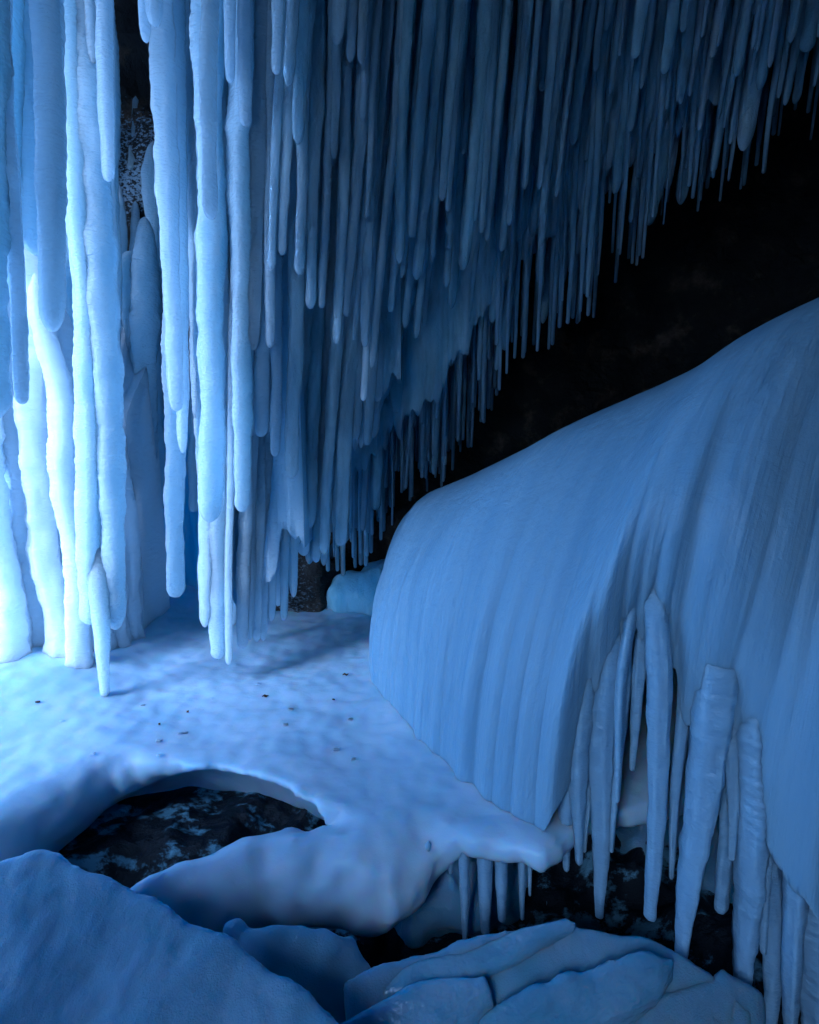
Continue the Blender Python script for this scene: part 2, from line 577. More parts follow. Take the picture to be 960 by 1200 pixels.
def spline(vals):
    """smooth interpolation of key values over u"""
    vals = np.asarray(vals, float)
    y = np.interp(uu, ku, vals)
    k = np.ones(61) / 61
    for _ in range(2):
        y = np.convolve(np.pad(y, 30, mode='edge'), k, 'valid')
    return y


FR = 'icicles fringing the lower edge of the ice bulge'
FRINGE = [  # tip px, root px, width px at tip, width px at root, depth offset, material label
    ((663, 1022), (652, 810), 8, 48, 0.00, 'stubby double-pointed icicle at the shelf end of the bulge fringe'),
    ((702, 1078), (690, 750), 9, 50, 0.00, 'long icicle with a split tip hanging just right of the ice shelf end'),
    ((723, 942), (722, 750), 7, 26, 0.05, 'short pointed icicle between the split-tipped one and the dark slot'),
    ((761, 1080), (764, 750), 13, 34, 0.00, 'slim lone icicle with dark gaps on both sides, touching the slabs'),
    ((787, 1032), (800, 800), 6, 30, 0.08, 'thin straight icicle close against the left of the broad tapering one'),
    ((798, 1140), (835, 770), 12, 74, -0.02, 'broad tapering icicle whose slanting point rests on a small ice foot'),
    ((845, 1072), (858, 840), 14, 30, 0.22, 'shorter plump icicle set back in the dark gap under the bulge'),
    ((870, 1166), (880, 800), 22, 60, 0.00, 'thick ribbed icicle with a blunt rounded tip at the slab edge'),
    ((903, 1215), (912, 850), 14, 50, 0.06, 'icicle pair member with dark gaps either side, first right of the ribbed one'),
    ((926, 1225), (934, 850), 14, 52, -0.02, 'second icicle to the right of the thick ribbed blunt one'),
    ((962, 1260), (962, 800), 26, 90, 0.00, 'wide rippled ice drapery filling the fringe at the photo edge'),
    ((560, 905), (548, 800), 10, 34, 0.02, 'ice rib fused to the bulge, first of three ending on the floor'),
    ((590, 940), (578, 810), 10, 36, 0.02, 'ice rib fused to the bulge, second before the shelf corner'),
    ((614, 968), (602, 820), 11, 38, 0.00, 'ice rib fused to the bulge, ending on the floor near the shelf corner'),
    ((634, 992), (622, 820), 9, 36, 0.00, 'pointed icicle over the shelf corner, left of the stubby one'),
    ((678, 1015), (664, 750), 8, 38, -0.02, 'long pointed icicle left of the split-tipped one, past the shelf corner'),
    ((716, 1000), (706, 760), 7, 30, 0.06, 'slender pointed icicle right behind the split-tipped one'),
    ((690, 930), (682, 770), 5, 22, 0.10, 'short needle icicle set back between the two long pointed ones'),
    ((776, 965), (778, 800), 6, 24, 0.12, 'needle icicle set back just right of the slim lone icicle'),
    ((838, 930), (842, 800), 8, 34, 0.06, 'short pointed icicle between the broad tapering one and the ribbed one'),
    ((858, 1010), (862, 820), 8, 34, 0.04, 'pointed icicle pressed against the left side of the ribbed one'),
    ((895, 1120), (900, 840), 8, 36, 0.02, 'pointed icicle pressed against the right side of the ribbed one'),
    ((741, 905), (741, 780), 5, 20, 0.16, 'small thin icicle set back inside the dark slot of the fringe'),
    ((684, 1000), (672, 800), 6, 32, 0.03, 'slender icicle between the stubby one and the split-tipped one'),
    ((818, 1035), (822, 860), 6, 30, 0.13, 'slender icicle set back behind the right side of the broad tapering one'),
    ((886, 1060), (896, 880), 8, 34, 0.15, 'plain icicle half hidden behind the thick ribbed one'),
    ((946, 1190), (948, 880), 10, 40, 0.08, 'icicle tucked behind the left edge of the wide drapery'),
]
T3 = np.array([at(*k[0], k[1]) for k in KEYS])
tx, ty, tz = spline(T3[:, 0]), spline(T3[:, 1]), spline(T3[:, 2])
bx, by = spline([k[2][0] for k in KEYS]), spline([k[2][1] for k in KEYS])
zb = spline([k[3] for k in KEYS])
tn = np.stack([np.gradient(bx), np.gradient(by)], -1)
tn /= np.linalg.norm(tn, axis=1)[:, None]
onx, ony = tn[:, 1] * -1, tn[:, 0]
sgn = np.sign(-(onx * (tx - bx) + ony * (ty - by)))
onx, ony = onx * sgn, ony * sgn
vv = np.linspace(0, 1.35, NV)
th = np.minimum(vv, 1) * math.pi / 2
ins = 1 - np.cos(th) ** 0.85
hgt = np.sin(th) ** 0.9
arc = np.concatenate([[0], np.cumsum(np.hypot(np.diff(bx), np.diff(by)))])


def dome_foot(px_x):
    """plan position on the dome's front foot seen at photo column px_x (near its lower edge)"""
    xs = 480 + F * bx / (by * CP + 0.25)
    i = int(np.argmin(abs(xs - px_x) + (by > 5) * 1e3))
    return i


A, B = np.meshgrid(arc, vv, indexing='ij')
ext = np.clip(B - 1, 0, 1)
PX = bx[:, None] + (tx - bx)[:, None] * ins[None] + (tx - bx)[:, None] * ext * 1.2
PY = by[:, None] + (ty - by)[:, None] * ins[None] + (ty - by)[:, None] * ext * 1.2
PZ = zb[:, None] + (tz - zb)[:, None] * hgt[None] - ext * 1.6
face = smooth(1.0, 0.45, B)
low = smooth(0.55, 0.05, B)
disp = 0.10 * fbm(A * 0.9, B * 1.4, 2.0, 2) * smooth(1.1, 0.8, B)
disp += (0.007 * noise(A * 4.5 + 0.6 * noise(A * 1.0, B * 3, 8), B * 0.9, 4.0) + 0.006 * noise(A * 12, B * 1.6, 6.0)) * (0.4 + 0.6 * face)
disp += 0.004 * noise(A * 34, B * 3.0, 9.0) + 0.0025 * noise(A * 75, B * 5.0, 2.5)
disp += low * (0.05 * (0.4 - abs(noise(A * 4.6, B * 0.8, 12.0))) + 0.02 * noise(A * 9, B * 4, 3.3))
for (tpx, rpx, wt, wr, dd, lab) in FRINGE:
    if dd > 0.1:
        continue
    i = dome_foot(rpx[0])
    rr = metres(wr, at(*rpx, by[i])) / 2
    disp = np.maximum(disp, disp * 0.5 + (rr * 0.75 * np.exp(-((arc - arc[i]) / (rr * 1.1)) ** 2))[:, None] * smooth(0.70, 0.12, B))
disp -= (0.26 * smooth(0.30, 0.0, B) ** 1.5) * smooth(0.1, 0.6, zb)[:, None]
PX += onx[:, None] * disp
PY += ony[:, None] * disp
PZ += smooth(0.8, 1.0, B) * disp * 0.7
# scalloped lower edge where the fringe breaks up
edge = smooth(0.12, 0.0, B) * smooth(0.05, 0.5, zb)[:, None]
PZ += edge * 0.30 * (noise(A * 3.1, 0.0, 20.0) + 0.5 * noise(A * 8.0, 0, 21.0))
drop = np.zeros(NU)
for (tpx, rpx, wt, wr, dd, lab) in FRINGE:
    i = dome_foot(rpx[0])
    hw = metres(wr, at(*rpx, by[i])) * 0.36
    drop = np.maximum(drop, (0.06 + 0.2 * hw) * np.clip(1 - (np.abs(arc - arc[i]) / hw) ** 1.7, 0, 1))
PZ -= smooth(0.30, 0.0, B) * drop[:, None]
front = np.stack([PX, PY, PZ], -1)
# inner skin so the shell has real thickness
inner = front.copy()
wall = 0.04 + 0.24 * smooth(0.0, 0.35, B)
inner[..., 0] -= onx[:, None] * wall
inner[..., 1] -= ony[:, None] * wall
inner[..., 2] += 0.02 - 0.28 * smooth(0.5, 1.0, B)
V = np.concatenate([front.reshape(-1, 3), inner[::3, ::3].reshape(-1, 3)])
Qf = grid_quads(NU, NV)
ni, mi = inner[::3, ::3].shape[:2]
off = NU * NV
Qi = grid_quads(ni, mi)[:, ::-1] + off
rim = np.stack([np.arange(0, NU - 3, 3) * NV, np.arange(3, NU, 3) * NV, off + np.arange(1, ni) * mi, off + np.arange(0, ni - 1) * mi], -1)[:, ::-1]
FLOW = np.concatenate([np.stack([A, B], -1).reshape(-1, 2), np.stack([A, B], -1)[::3, ::3].reshape(-1, 2)])
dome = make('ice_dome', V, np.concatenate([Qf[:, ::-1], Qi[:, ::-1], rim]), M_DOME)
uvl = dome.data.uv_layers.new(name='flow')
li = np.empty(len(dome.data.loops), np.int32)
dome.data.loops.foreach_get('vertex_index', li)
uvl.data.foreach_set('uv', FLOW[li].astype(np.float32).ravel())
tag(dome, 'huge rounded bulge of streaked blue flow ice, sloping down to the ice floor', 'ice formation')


# ------------------------------------------------------------------ fringe of icicles below the dome
for (tpx, rpx, wt, wr, dd, lab) in FRINGE:
    i = dome_foot(rpx[0])
    Y = by[i] + dd
    tip, root = at(*tpx, Y), at(*rpx, Y)
    rw = metres(wr, root) / 2
    root += np.array([-onx[i], -ony[i], 0]) * (min(rw * 1.7 + 0.06, 0.20) if zb[i] > 0.4 else rw * 1.05)
    root[2] += 0.40 if zb[i] > 0.4 else 0.10
    hh = np.clip((root[2] - zb[i]) / (tz[i] - zb[i]), 0, 1)           # follow the face of the bulge as it leans back
    lean_in = 1 - np.cos(np.arcsin(hh ** (1 / 0.9))) ** 0.85
    root += np.array([tx[i] - bx[i], ty[i] - by[i], 0]) * lean_in
    tip += np.array([-onx[i], -ony[i], 0]) * 0.01
    icicle(tip, root, metres(wt, tip) / 2, metres(wr, root) / 2, M_FRINGE, lab, FR, power=0.9, rib=0.015 if wt < 20 else 0.035, rib_len=0.05, lump=0.16, wander=0.08, na=20, step=0.012, flat=0.8, flute=0.17, fade=0.3)
# ------------------------------------------------------------------ small icicles under the floor's front lip
LP = 'small icicles under the lip of the ice shelf'
for (px, y0, y1, w, lab) in (
    (502, 985, 1000, 6, 'tiny icicle nub at the start of the shelf lip, far from the bulge'),
    (528, 985, 1024, 7, 'short icicle on the shelf lip beside the tiny nub'),
    (545, 988, 1102, 10, 'longest needle icicle hanging from the ice shelf lip'),
    (569, 988, 1096, 15, 'thickest straight icicle hanging from the ice shelf lip'),
    (588, 990, 1080, 13, 'blunt icicle right beside the thickest one on the shelf lip'),
    (612, 992, 1078, 7, 'thin icicle on the shelf lip towards the bulge'),
    (621, 990, 1050, 5, 'short thin icicle closest to the bulge on the shelf lip')):
    Y = 2.68 + 0.02 * math.sin(px)
    tip, root = at(px, y1, Y), at(px, y0, Y)
    icicle(tip, root, metres(w * 0.6, tip) / 2, metres(w * 1.4, root) / 2, M_FRINGE, lab, LP, lump=0.12, wander=0.02, na=12, step=0.015, rib=0.03, fade=0.2)

# ------------------------------------------------------------------ hanging icicles of the great curtain
def hang(px, py, w, Y, mat, label, group, lean=0.0, grow=1.25, root_z=ROOF, **kw):
    tip = at(px, py, Y)
    r = metres(w, tip) / 2
    sl = np.interp(px, [0, 100, 160, 245, 330, 480, 640, 800, 960], [-0.03, -0.045, -0.035, 0.0, 0.03, 0.075, 0.095, 0.14, 0.165]) + 0.014 * rng.normal()
    up = at(px + sl * 400, py - 400, Y)
    root = tip + (up - tip) * (root_z - tip[2]) / (up[2] - tip[2])
    k = dict(power=0.6, lump=0.13, wander=0.03, na=16 if w > 14 else 12, step=0.05, blunt=rng.uniform(1.1, 3.2), flat=rng.uniform(0.6, 1.0), flute=0.19)
    k.update(kw)
    return icicle(tip, root, r * rng.uniform(0.72, 0.95), r * grow * rng.uniform(0.85, 1.25), mat, label, group, **k)


ROCKTOP = {106: 5.9, 136: 5.0, 137: 6.2, 172: 4.3, 96: 5.2, 158: 4.0, 128: 4.8}
G1 = 'thick milky icicles at the light side of the cave'
for px, py, w, Y, lab in (
    (-8, 493, 46, 2.9, 'thick shadowed icicle cut by the photo edge, ending above the bright rippled ice'),
    (26, 474, 20, 3.0, 'shadowed icicle with a small knobbed tip against bright rippled ice'),
    (62, 389, 30, 3.1, 'broad round-ended shadowed icicle, shortest in front of the bright rippled ice'),
    (12, 344, 40, 3.2, 'wide flat-bottomed icicle above the small bright gap'),
    (44, 300, 34, 3.3, 'smooth wide icicle high up beside the mossy rock'),
    (110, 74, 15, 4.2, 'short icicle ending high against the snow-flecked mossy rock'),
    (128, 213, 15, 4.1, 'slender curved icicle crossing the snow-flecked mossy rock'),
    (171, 50, 14, 3.7, 'short slim icicle of the pair at the top of the mossy rock'),
    (182, 32, 22, 3.6, 'short fat icicle of the pair at the top of the mossy rock'),
    (187, 109, 8, 4.5, 'thin short icicle hugging the long column beside the mossy rock'),
    (194, 262, 11, 4.4, 'thin icicle stuck to the side of the long column, ending halfway'),
    (207, 482, 24, 4.2, 'long smooth icicle right of the mossy rock gap, round ended'),
    (214, 531, 17, 4.35, 'long icicle partly behind the smooth one, ending just below it'),
    (206, 700, 21, 4.7, 'very long icicle ending alone in front of the blue ice wall'),
    (247, 257, 26, 3.6, 'broad round-tipped icicle high in front of the main curtain'),
    (106, 732, 26, 4.25, 'long thick icicle reaching low beside its slightly longer twin'),
    (136, 738, 28, 4.3, 'long thick rough-edged icicle reaching low before the blue ice wall'),
    (137, 560, 20, 5.55, 'icicle ending midway in front of the rough-edged long one'),
    (172, 706, 18, 5.95, 'long narrow icicle with a soft end in front of the blue ice wall'),
    (96, 520, 26, 5.65, 'wide smooth icicle at the border of the bright rippled ice'),
    (158, 430, 22, 6.05, 'icicle left of the narrow dark rock slot'),
    (128, 700, 22, 6.05, 'icicle half hidden behind the two long low twins'),
    (233, 492, 14, 4.5, 'icicle left of the bright curtain edge, ending midway'),
):
    hang(px, py, w, Y, M_MILK, lab, G1, root_z=ROOF if Y < 5.3 else ROCKTOP[int(px)], fade=0.0 if Y < 5.3 else 0.25, rib=0.035, rib_len=0.06, step=0.02, lump=0.17, grow=1.2 if w > 20 else 1.5)
tip, root = at(123, 817, 4.12), at(114, 640, 4.27)
icicle(tip, root, metres(10, tip) / 2, metres(24, root) / 2, M_MILK, 'tapering icicle with its point just above the snowy floor', G1, lump=0.15, na=16, step=0.02, fade=0.3, flute=0.12, wander=0.02)

G2 = 'big pale icicles of the main curtain'
for px, py, w, Y, lab in (
    (240, 735, 18, 4.5, 'big icicle forming the straight bright edge of the main curtain'),
    (257, 772, 17, 4.5, 'second longest icicle of the main curtain, blunt and pale'),
    (268, 779, 11, 4.45, 'lowest icicle of the main curtain, a slim finger over the floor'),
    (284, 759, 10, 4.5, 'slim finger just beside the lowest icicle of the main curtain'),
    (293, 750, 9, 4.55, 'thin finger icicle, second beside the lowest of the curtain'),
    (301, 752, 9, 4.6, 'thin finger icicle, third beside the lowest of the curtain'),
    (309, 751, 9, 4.65, 'thin finger icicle at the dark recess edge of the curtain bottom'),
    (318, 728, 9, 4.7, 'pointed icicle in front of the dark recess, first of three'),
    (333, 727, 9, 4.75, 'long pointed icicle alone in front of the dark recess'),
    (344, 700, 11, 4.8, 'pointed icicle above the dark recess, higher than its neighbours'),
    (246, 612, 22, 4.2, 'pale icicle ending low on the bright face of the main curtain'),
    (284, 600, 22, 4.2, 'pale round-tipped icicle on the curtain face above the fingers'),
    (270, 700, 24, 4.6, 'wide pale column in the body of the main curtain'),
    (300, 680, 22, 4.7, 'pale column deep in the body of the main curtain'),
    (322, 660, 20, 4.8, 'cloudy column of the curtain body above the pointed icicles'),
    (345, 640, 20, 4.9, 'cloudy column toward the shaded side of the curtain body'),
    (270, 98, 12, 4.0, 'short rounded icicle at the top beside the broad pale one'),
    (288, 148, 15, 4.0, 'rounded glassy icicle below and beside the short top one'),
    (324, 87, 14, 3.9, 'short icicle of a touching pair near the top, the shorter one'),
    (338, 101, 16, 3.85, 'plump icicle of a touching pair near the top, the longer one'),
    (349, 169, 15, 4.0, 'rounded icicle below the touching pair, over a dark slot'),
    (305, 512, 16, 4.3, 'cloudy icicle with a round end in the middle of the curtain'),
    (322, 535, 11, 4.4, 'slim icicle with a sharp end below the middle of the curtain'),
    (342, 560, 14, 4.4, 'long pointed icicle below the middle of the curtain'),
    (297, 411, 18, 4.2, 'wide pale icicle ending in the middle of the curtain'),
    (317, 408, 12, 4.2, 'narrow icicle beside the wide pale one, same length'),
    (380, 650, 10, 4.9, 'bright thin icicle at the border of the shaded crowd'),
    (363, 620, 14, 4.9, 'pale pointed icicle beside the shaded crowd'),
):
    hang(px, py, w * (1.3 if py > 590 else 1.1), Y, M_MILK if px < 330 else M_CLOUD, lab, G2, rib=0.03, rib_len=0.06, step=0.022, lump=0.16, grow=1.35)

G3 = 'clear rounded icicles hanging in the upper middle'
for px, py, w, Y in ((395, 53, 15, 4.0), (395, 96, 12, 4.2), (410, 73, 14, 4.1), (423, 75, 11, 4.1), (391, 187, 13, 4.2), (415, 238, 12, 4.3), (429, 255, 11, 4.3), (424, 142, 8, 4.2),
                     (318, 317, 14, 4.1), (331, 299, 11, 4.1), (351, 322, 14, 4.1), (364, 362, 12, 4.2), (377, 361, 10, 4.2), (394, 403, 13, 4.3), (405, 371, 10, 4.3), (415, 398, 10, 4.4), (428, 407, 11, 4.4), (436, 431, 10, 4.5), (426, 470, 9, 4.5),
                     (453, 281, 9, 4.5), (468, 309, 14, 4.5), (482, 278, 12, 4.5), (471, 326, 10, 4.6), (489, 328, 14, 4.6), (506, 308, 9, 4.7), (518, 236, 9, 4.6), (525, 248, 8, 4.6), (543, 317, 14, 4.7), (556, 260, 10, 4.7), (564, 273, 8, 4.7), (571, 282, 8, 4.75), (523, 337, 10, 4.8), (597, 264, 8, 4.8), (600, 224, 8, 4.8), (588, 295, 8, 4.85), (615, 222, 8, 4.8), (632, 222, 8, 4.85), (635, 255, 8, 4.9), (652, 231, 8, 4.9), (634, 289, 8, 4.9), (445, 345, 12, 4.7), (458, 366, 10, 4.7), (428, 395, 14, 4.6), (488, 397, 10, 4.8), (475, 384, 9, 4.8)):
    hang(px, py, w, Y, M_CLOUD if px < 440 else M_CLEAR, 'clear round-tipped icicle in front, among the upper middle of the curtain', G3, grow=1.5, lean=0.03 + 0.0004 * (px - 400))


# generated icicles: where the curtain's lower outline runs and how thick the icicles are
def outline(x):
    return np.interp(x, [330, 380, 430, 480, 520, 560, 600, 640, 690, 740, 800, 850, 900, 960, 1050], [740, 700, 650, 590, 560, 480, 410, 385, 350, 290, 240, 215, 170, 140, 110])


CL = [
    ('slim bright icicles low in the middle of the curtain', 'slim cloudy icicle low in the curtain between the pale mass and the dark crowd'),
    ('thin glassy icicles before the dark rock', 'thin glassy icicle with a bright outline, in the slanting fringe before the dark rock'),
    ('thin icicles in the far upper corner', 'thin dim icicle hanging in the darkest upper corner above the rock'),
    ('slim icicles filling the centre of the curtain', 'slim glassy icicle filling the centre of the curtain between the rounded ones'),
    ('dark needle icicles deep in the cave', 'dim needle icicle deep in the crowd behind the curtain, above the bulge'),
]
placed = []
tries = 0
while len(placed) < 140 and tries < 20000:
    tries += 1
    x = rng.uniform(345, 985)
    ob = outline(x)
    t = rng.beta(2.2, 1.15)
    y = -40 + (ob + 40) * t
    w = np.interp(x, [345, 450, 600, 800, 985], [13, 11, 9, 8, 8]) * np.clip(rng.lognormal(0, 0.42), 0.55, 2.1)
    if any(abs(x - a) < 0.8 * (w + c) / 2 and abs(y - b) < 35 for a, b, c in placed):
        continue
    placed.append((x, y, w))
    base = np.interp(x, [345, 480, 650, 985], [4.5, 4.9, 5.0, 4.6])
    Y = base + 0.9 * t + rng.uniform(-0.15, 0.15)
    if x > 790:
        c = 2
    elif x > 560:
        c = 1
    elif y > 400 and x < 480:
        c = 0
    else:
        c = 3
    mat = M_CLOUD if (x < 430 or rng.random() < 0.12) else M_CLEAR
    hang(x, y, w, Y, mat, CL[c][1], CL[c][0], grow=1.5, lean=0.03 + 0.0003 * (x - 400), na=12, step=0.04, flute=0.20)

for k in range(34):
    x = 236 + (k + rng.uniform(0.1, 0.9)) * 6.2
    y = outline(x) * rng.uniform(0.72, 0.97) if x > 330 else rng.uniform(520, 735)
    w = rng.uniform(16, 26) if x < 340 else rng.uniform(10, 17)
    hang(x, y, w, rng.uniform(4.9, 5.2), M_MILK if x < 360 else M_CLOUD, 'pale icicle packed in behind the front row of the main curtain', 'packed back row of the main curtain', grow=1.3, step=0.05)

# the crowd of needles behind, too many to count: one object
VV, QQ, TT, off = [], [], [], 0
for k in range(330):
    if k < 200:
        x = rng.uniform(372, 590)
        y = np.interp(x, [372, 430, 470, 520, 560, 590], [700, 665, 600, 570, 520, 450]) - abs(rng.normal()) * 75
        Y = rng.uniform(5.7, 6.7)
        w = rng.uniform(3.0, 6.5)
    else:
        x = rng.uniform(560, 980)
        y = outline(x) + 30 - abs(rng.normal()) * 70
        Y = rng.uniform(5.3, 6.2)
        w = rng.uniform(2.5, 6.0)
    tip = at(x, y, Y)
    r = metres(w, tip) / 2
    V, Q, T = icicle_geo(tip, (tip[0] + 0.05, Y, ROOF), r * 0.8, r * 1.9, 900 + k, power=0.7, lump=0.12, na=8, step=0.08, flute=0.06)
    VV.append(V); QQ.append(Q + off); TT.append(T + off); off += len(V)
o = mesh_mixed('icicle_crowd', np.vstack(VV), np.vstack(QQ), np.vstack(TT), M_CLEAR)
tag(o, 'crowd of dim needle icicles deep behind the curtain, before the dark rock', 'icicles', kind='stuff')

# ------------------------------------------------------------------ bright columns on the open side, blue ice wall behind
GC = 'rippled white ice columns standing in the bright opening'
for k, (px, py, w, Y) in enumerate(((16, 812, 44, 4.5), (48, 800, 40, 4.75), (76, 805, 30, 4.6), (96, 812, 26, 4.5), (118, 800, 30, 4.85), (140, 785, 26, 5.0), (158, 775, 22, 5.2), (30, 800, 50, 5.1), (80, 790, 50, 5.2))):
    tip = at(px, py, Y)
    tip[2] = floor_top(tip[0], tip[1]) - 0.08
    r = metres(w, tip) / 2
    zt = ROOF if px < 70 else {76: 4.2, 96: 3.4, 118: 3.2, 140: 2.6, 158: 2.2, 80: 4.0}[px]
    lab = {16: 'leftmost rippled white ice column standing on the snowy floor', 48: 'brightest rippled white ice column, second from the left in the row', 76: 'narrow white ice column in the middle of the bright row',
           96: 'white ice column just left of the tapering icicle near the floor', 118: 'white ice column right behind the tapering icicle near the floor', 140: 'short white ice column stub right of the tapering icicle',
           158: 'short white ice column stub nearest the blue ice wall', 30: 'white ice column half hidden behind the two leftmost ones', 80: 'white ice column half hidden behind the middle of the bright row'}[px]
    icicle(tip, (tip[0] - 0.05, Y + 0.1, zt), r * 0.85, r * 1.15, M_BACK, lab, GC, name='ice_column', fade=0.0 if zt == ROOF else 0.3, rib=0.03, rib_len=0.05, lump=0.16, wander=0.10, na=28, step=0.02, blunt=0.2, flute=0.16, foot=0.55)

# blue wall
def wall_mesh(name, x0, x1, Y, z0, z1, mat, thick=0.35, bulge=0.3, nu=260, nv=200, seed=0.0, foot=0.35, topfade=None, ripple=0.0, hem=None):
    U, W = np.meshgrid(np.linspace(0, 1, nu), np.linspace(0, 1, nv), indexing='ij')
    X = x0 + (x1 - x0) * U
    top = z1 if topfade is None else z1 + topfade(X)
    low = z0 if hem is None else hem(X) + 0.30 * noise(X * 6 + seed, 0, 1) + 0.18 * noise(X * 15 + seed, 0, 2)
    Zv = low + (top - low) * W
    d = 0.10 * noise(X * 4.5 + seed, Zv * 0.35, seed) + 0.05 * noise(X * 10 + seed, Zv * 0.7, 3) + 0.015 * noise(X * 26, Zv * 2, 5) + bulge * noise(X * 1.1, Zv * 0.4, seed + 7)
    if ripple:
        d = d + ripple * noise(X * 3.0, Zv * 17 + 1.5 * noise(X * 5, Zv * 2, 1), seed) * (0.4 + noise(X * 1.5, Zv, 4))
    Yf = Y - d - foot * smooth(0.12, 0, W)
    if topfade is not None:
        Yf = Yf + (thick + 0.3) * smooth(0.72, 1.0, W)
    fr = np.stack([X, Yf, Zv], -1)
    bk = fr.copy()
    bk[..., 1] = Y + thick + 0.32
    V = np.concatenate([fr.reshape(-1, 3), bk.reshape(-1, 3)])
    q = grid_quads(nu, nv)
    o = nu * nv
    i = np.arange(nv - 1)
    j = np.arange(nu - 1)
    s0 = np.stack([i, i + 1, o + i + 1, o + i], -1)
    b = (nu - 1) * nv
    s1 = np.stack([b + i, o + b + i, o + b + i + 1, b + i + 1], -1)
    tpp = np.stack([j * nv + nv - 1, (j + 1) * nv + nv - 1, o + (j + 1) * nv + nv - 1, o + j * nv + nv - 1], -1)
    return make(name, V, np.concatenate([q, q[:, ::-1] + o, s0, s1, tpp]), mat)


w1 = wall_mesh('ice_wall', -4.0, -1.7, 6.75, -0.1, 3.0, M_BLUE, seed=2.0, topfade=lambda X: 0.9 * noise(X * 1.7, 0, 4) - 0.2)
tag(w1, 'turquoise blue ribbed ice wall behind the hanging curtain, at the floor edge', 'ice wall')
V, Q = surface_nets(lambda X, Y, Z: np.sqrt(((X + 0.25) / 0.85) ** 2 + ((Y - 6.6) / 0.6) ** 2 + ((Z + 0.05) / 0.55) ** 2) - 1 + 0.22 * fbm(X * 2.5, Y * 2.5, Z * 1.5, 3), (-1.6, 5.7, -0.4), (1.1, 7.5, 0.9), 0.035)
w2 = base_origin(make('ice_bank', V, Q, M_BLUE), (-0.25, 6.6, -0.1))
tag(w2, 'low dim blue ice bank at the back of the floor beside the ice bulge', 'ice bank')
V, Q = surface_nets(lambda X, Y, Z: np.sqrt(((X + 1.45) / 0.6) ** 2 + ((Y - 6.7) / 0.5) ** 2 + ((Z - 0.2) / 0.75) ** 2) - 1 + 0.35 * fbm(X * 2.2, Y * 2.2, Z * 2.2, 4), (-2.4, 5.8, -0.5), (-0.5, 7.6, 1.4), 0.04)
tag(base_origin(make('boulder', V, Q, M_ROCK, flat=True), (-1.45, 6.7, -0.1)), 'dark rock boulder in the recess beneath the main curtain', 'boulder')

GW = 'sheets of ice behind the rows of icicles'
w3 = wall_mesh('ice_wall', -6.2, -2.75, 5.35, -0.1, 4.2, M_BACK, seed=11.0, bulge=0.35, nu=420, nv=420, foot=0.25, ripple=0.018, topfade=lambda X: 3.4 * smooth(-3.7, -4.3, X) + 0.7 * noise(X * 1.6, 0, 2) - 0.9)
tag(w3, 'bright rippled white ice wall filling the opening behind the near icicles', 'ice wall')
w4 = wall_mesh('ice_sheet', at(238, 500, 4.6)[0], at(352, 500, 4.6)[0], 4.62, 0, ROOF, M_MILK, seed=15.0, bulge=0.10, nu=200, nv=300, foot=0.0, thick=0.15, hem=lambda X: np.interp(X, [-1.80, -1.45, -1.2, -0.95], [0.62, 0.68, 0.95, 1.3]))
tag(w4, 'pale fused ice sheet showing between the big icicles of the main curtain', 'ice sheet')
w6 = wall_mesh('ice_sheet', at(340, 500, 5.0)[0], at(470, 400, 5.0)[0], 5.02, 0, ROOF, M_CLOUD, seed=25.0, bulge=0.10, nu=200, nv=300, foot=0.0, thick=0.15, hem=lambda X: np.interp(X, [-1.1, -0.6, -0.1], [1.4, 1.9, 2.7]))
tag(w6, 'cloudy blue ice sheet fused behind the slim icicles right of the pale mass', 'ice sheet')
def outline(x):
    return np.interp(x, [330, 380, 430, 480, 520, 560, 600, 640, 690, 740, 800, 850, 900, 960, 1050], [740, 700, 650, 590, 560, 480, 410, 385, 350, 290, 240, 215, 170, 140, 110])


hem5 = np.array([at(x, outline(x) - 105, 5.6) for x in (400, 440, 480, 520, 560, 600, 640, 690, 740, 800, 850)])
w5 = wall_mesh('ice_sheet', hem5[0, 0], hem5[-1, 0], 5.6, 0, ROOF, M_CLOUD, seed=19.0, bulge=0.12, nu=520, nv=260, foot=0.0, thick=0.15, hem=lambda X: np.interp(X, hem5[:, 0], hem5[:, 2]))
tag(w5, 'dim blue fused ice sheet behind the glassy icicles, above the dark rock', 'ice sheet')

# frozen stubs on the mossy rock
GS = 'frozen drips stuck on the mossy rock'
for px, y0, y1, w, Y in ((80, 80, 135, 9, 6.6), (157, 112, 165, 8, 6.6), (153, 168, 200, 10, 6.5), (222, 55, 90, 7, 6.6), (158, 235, 600, 16, 6.3), (180, 165, 600, 24, 6.2), (138, 215, 600, 16, 6.2), (228, 132, 600, 14, 6.2), (72, 140, 600, 20, 6.3), (95, 50, 600, 18, 6.2)):
    tip, root = at(px, y1, Y), at(px + 2, y0, Y + 0.1)
    r = metres(w, tip) / 2
    icicle(tip, root, r, r * 0.8, M_CLOUD if y1 < 250 else M_MILK, 'frosted streak of ice frozen onto the snow-flecked mossy rock', GS, name='ice_streak', lump=0.3, flute=0.2, na=12, step=0.04, fade=0.12)


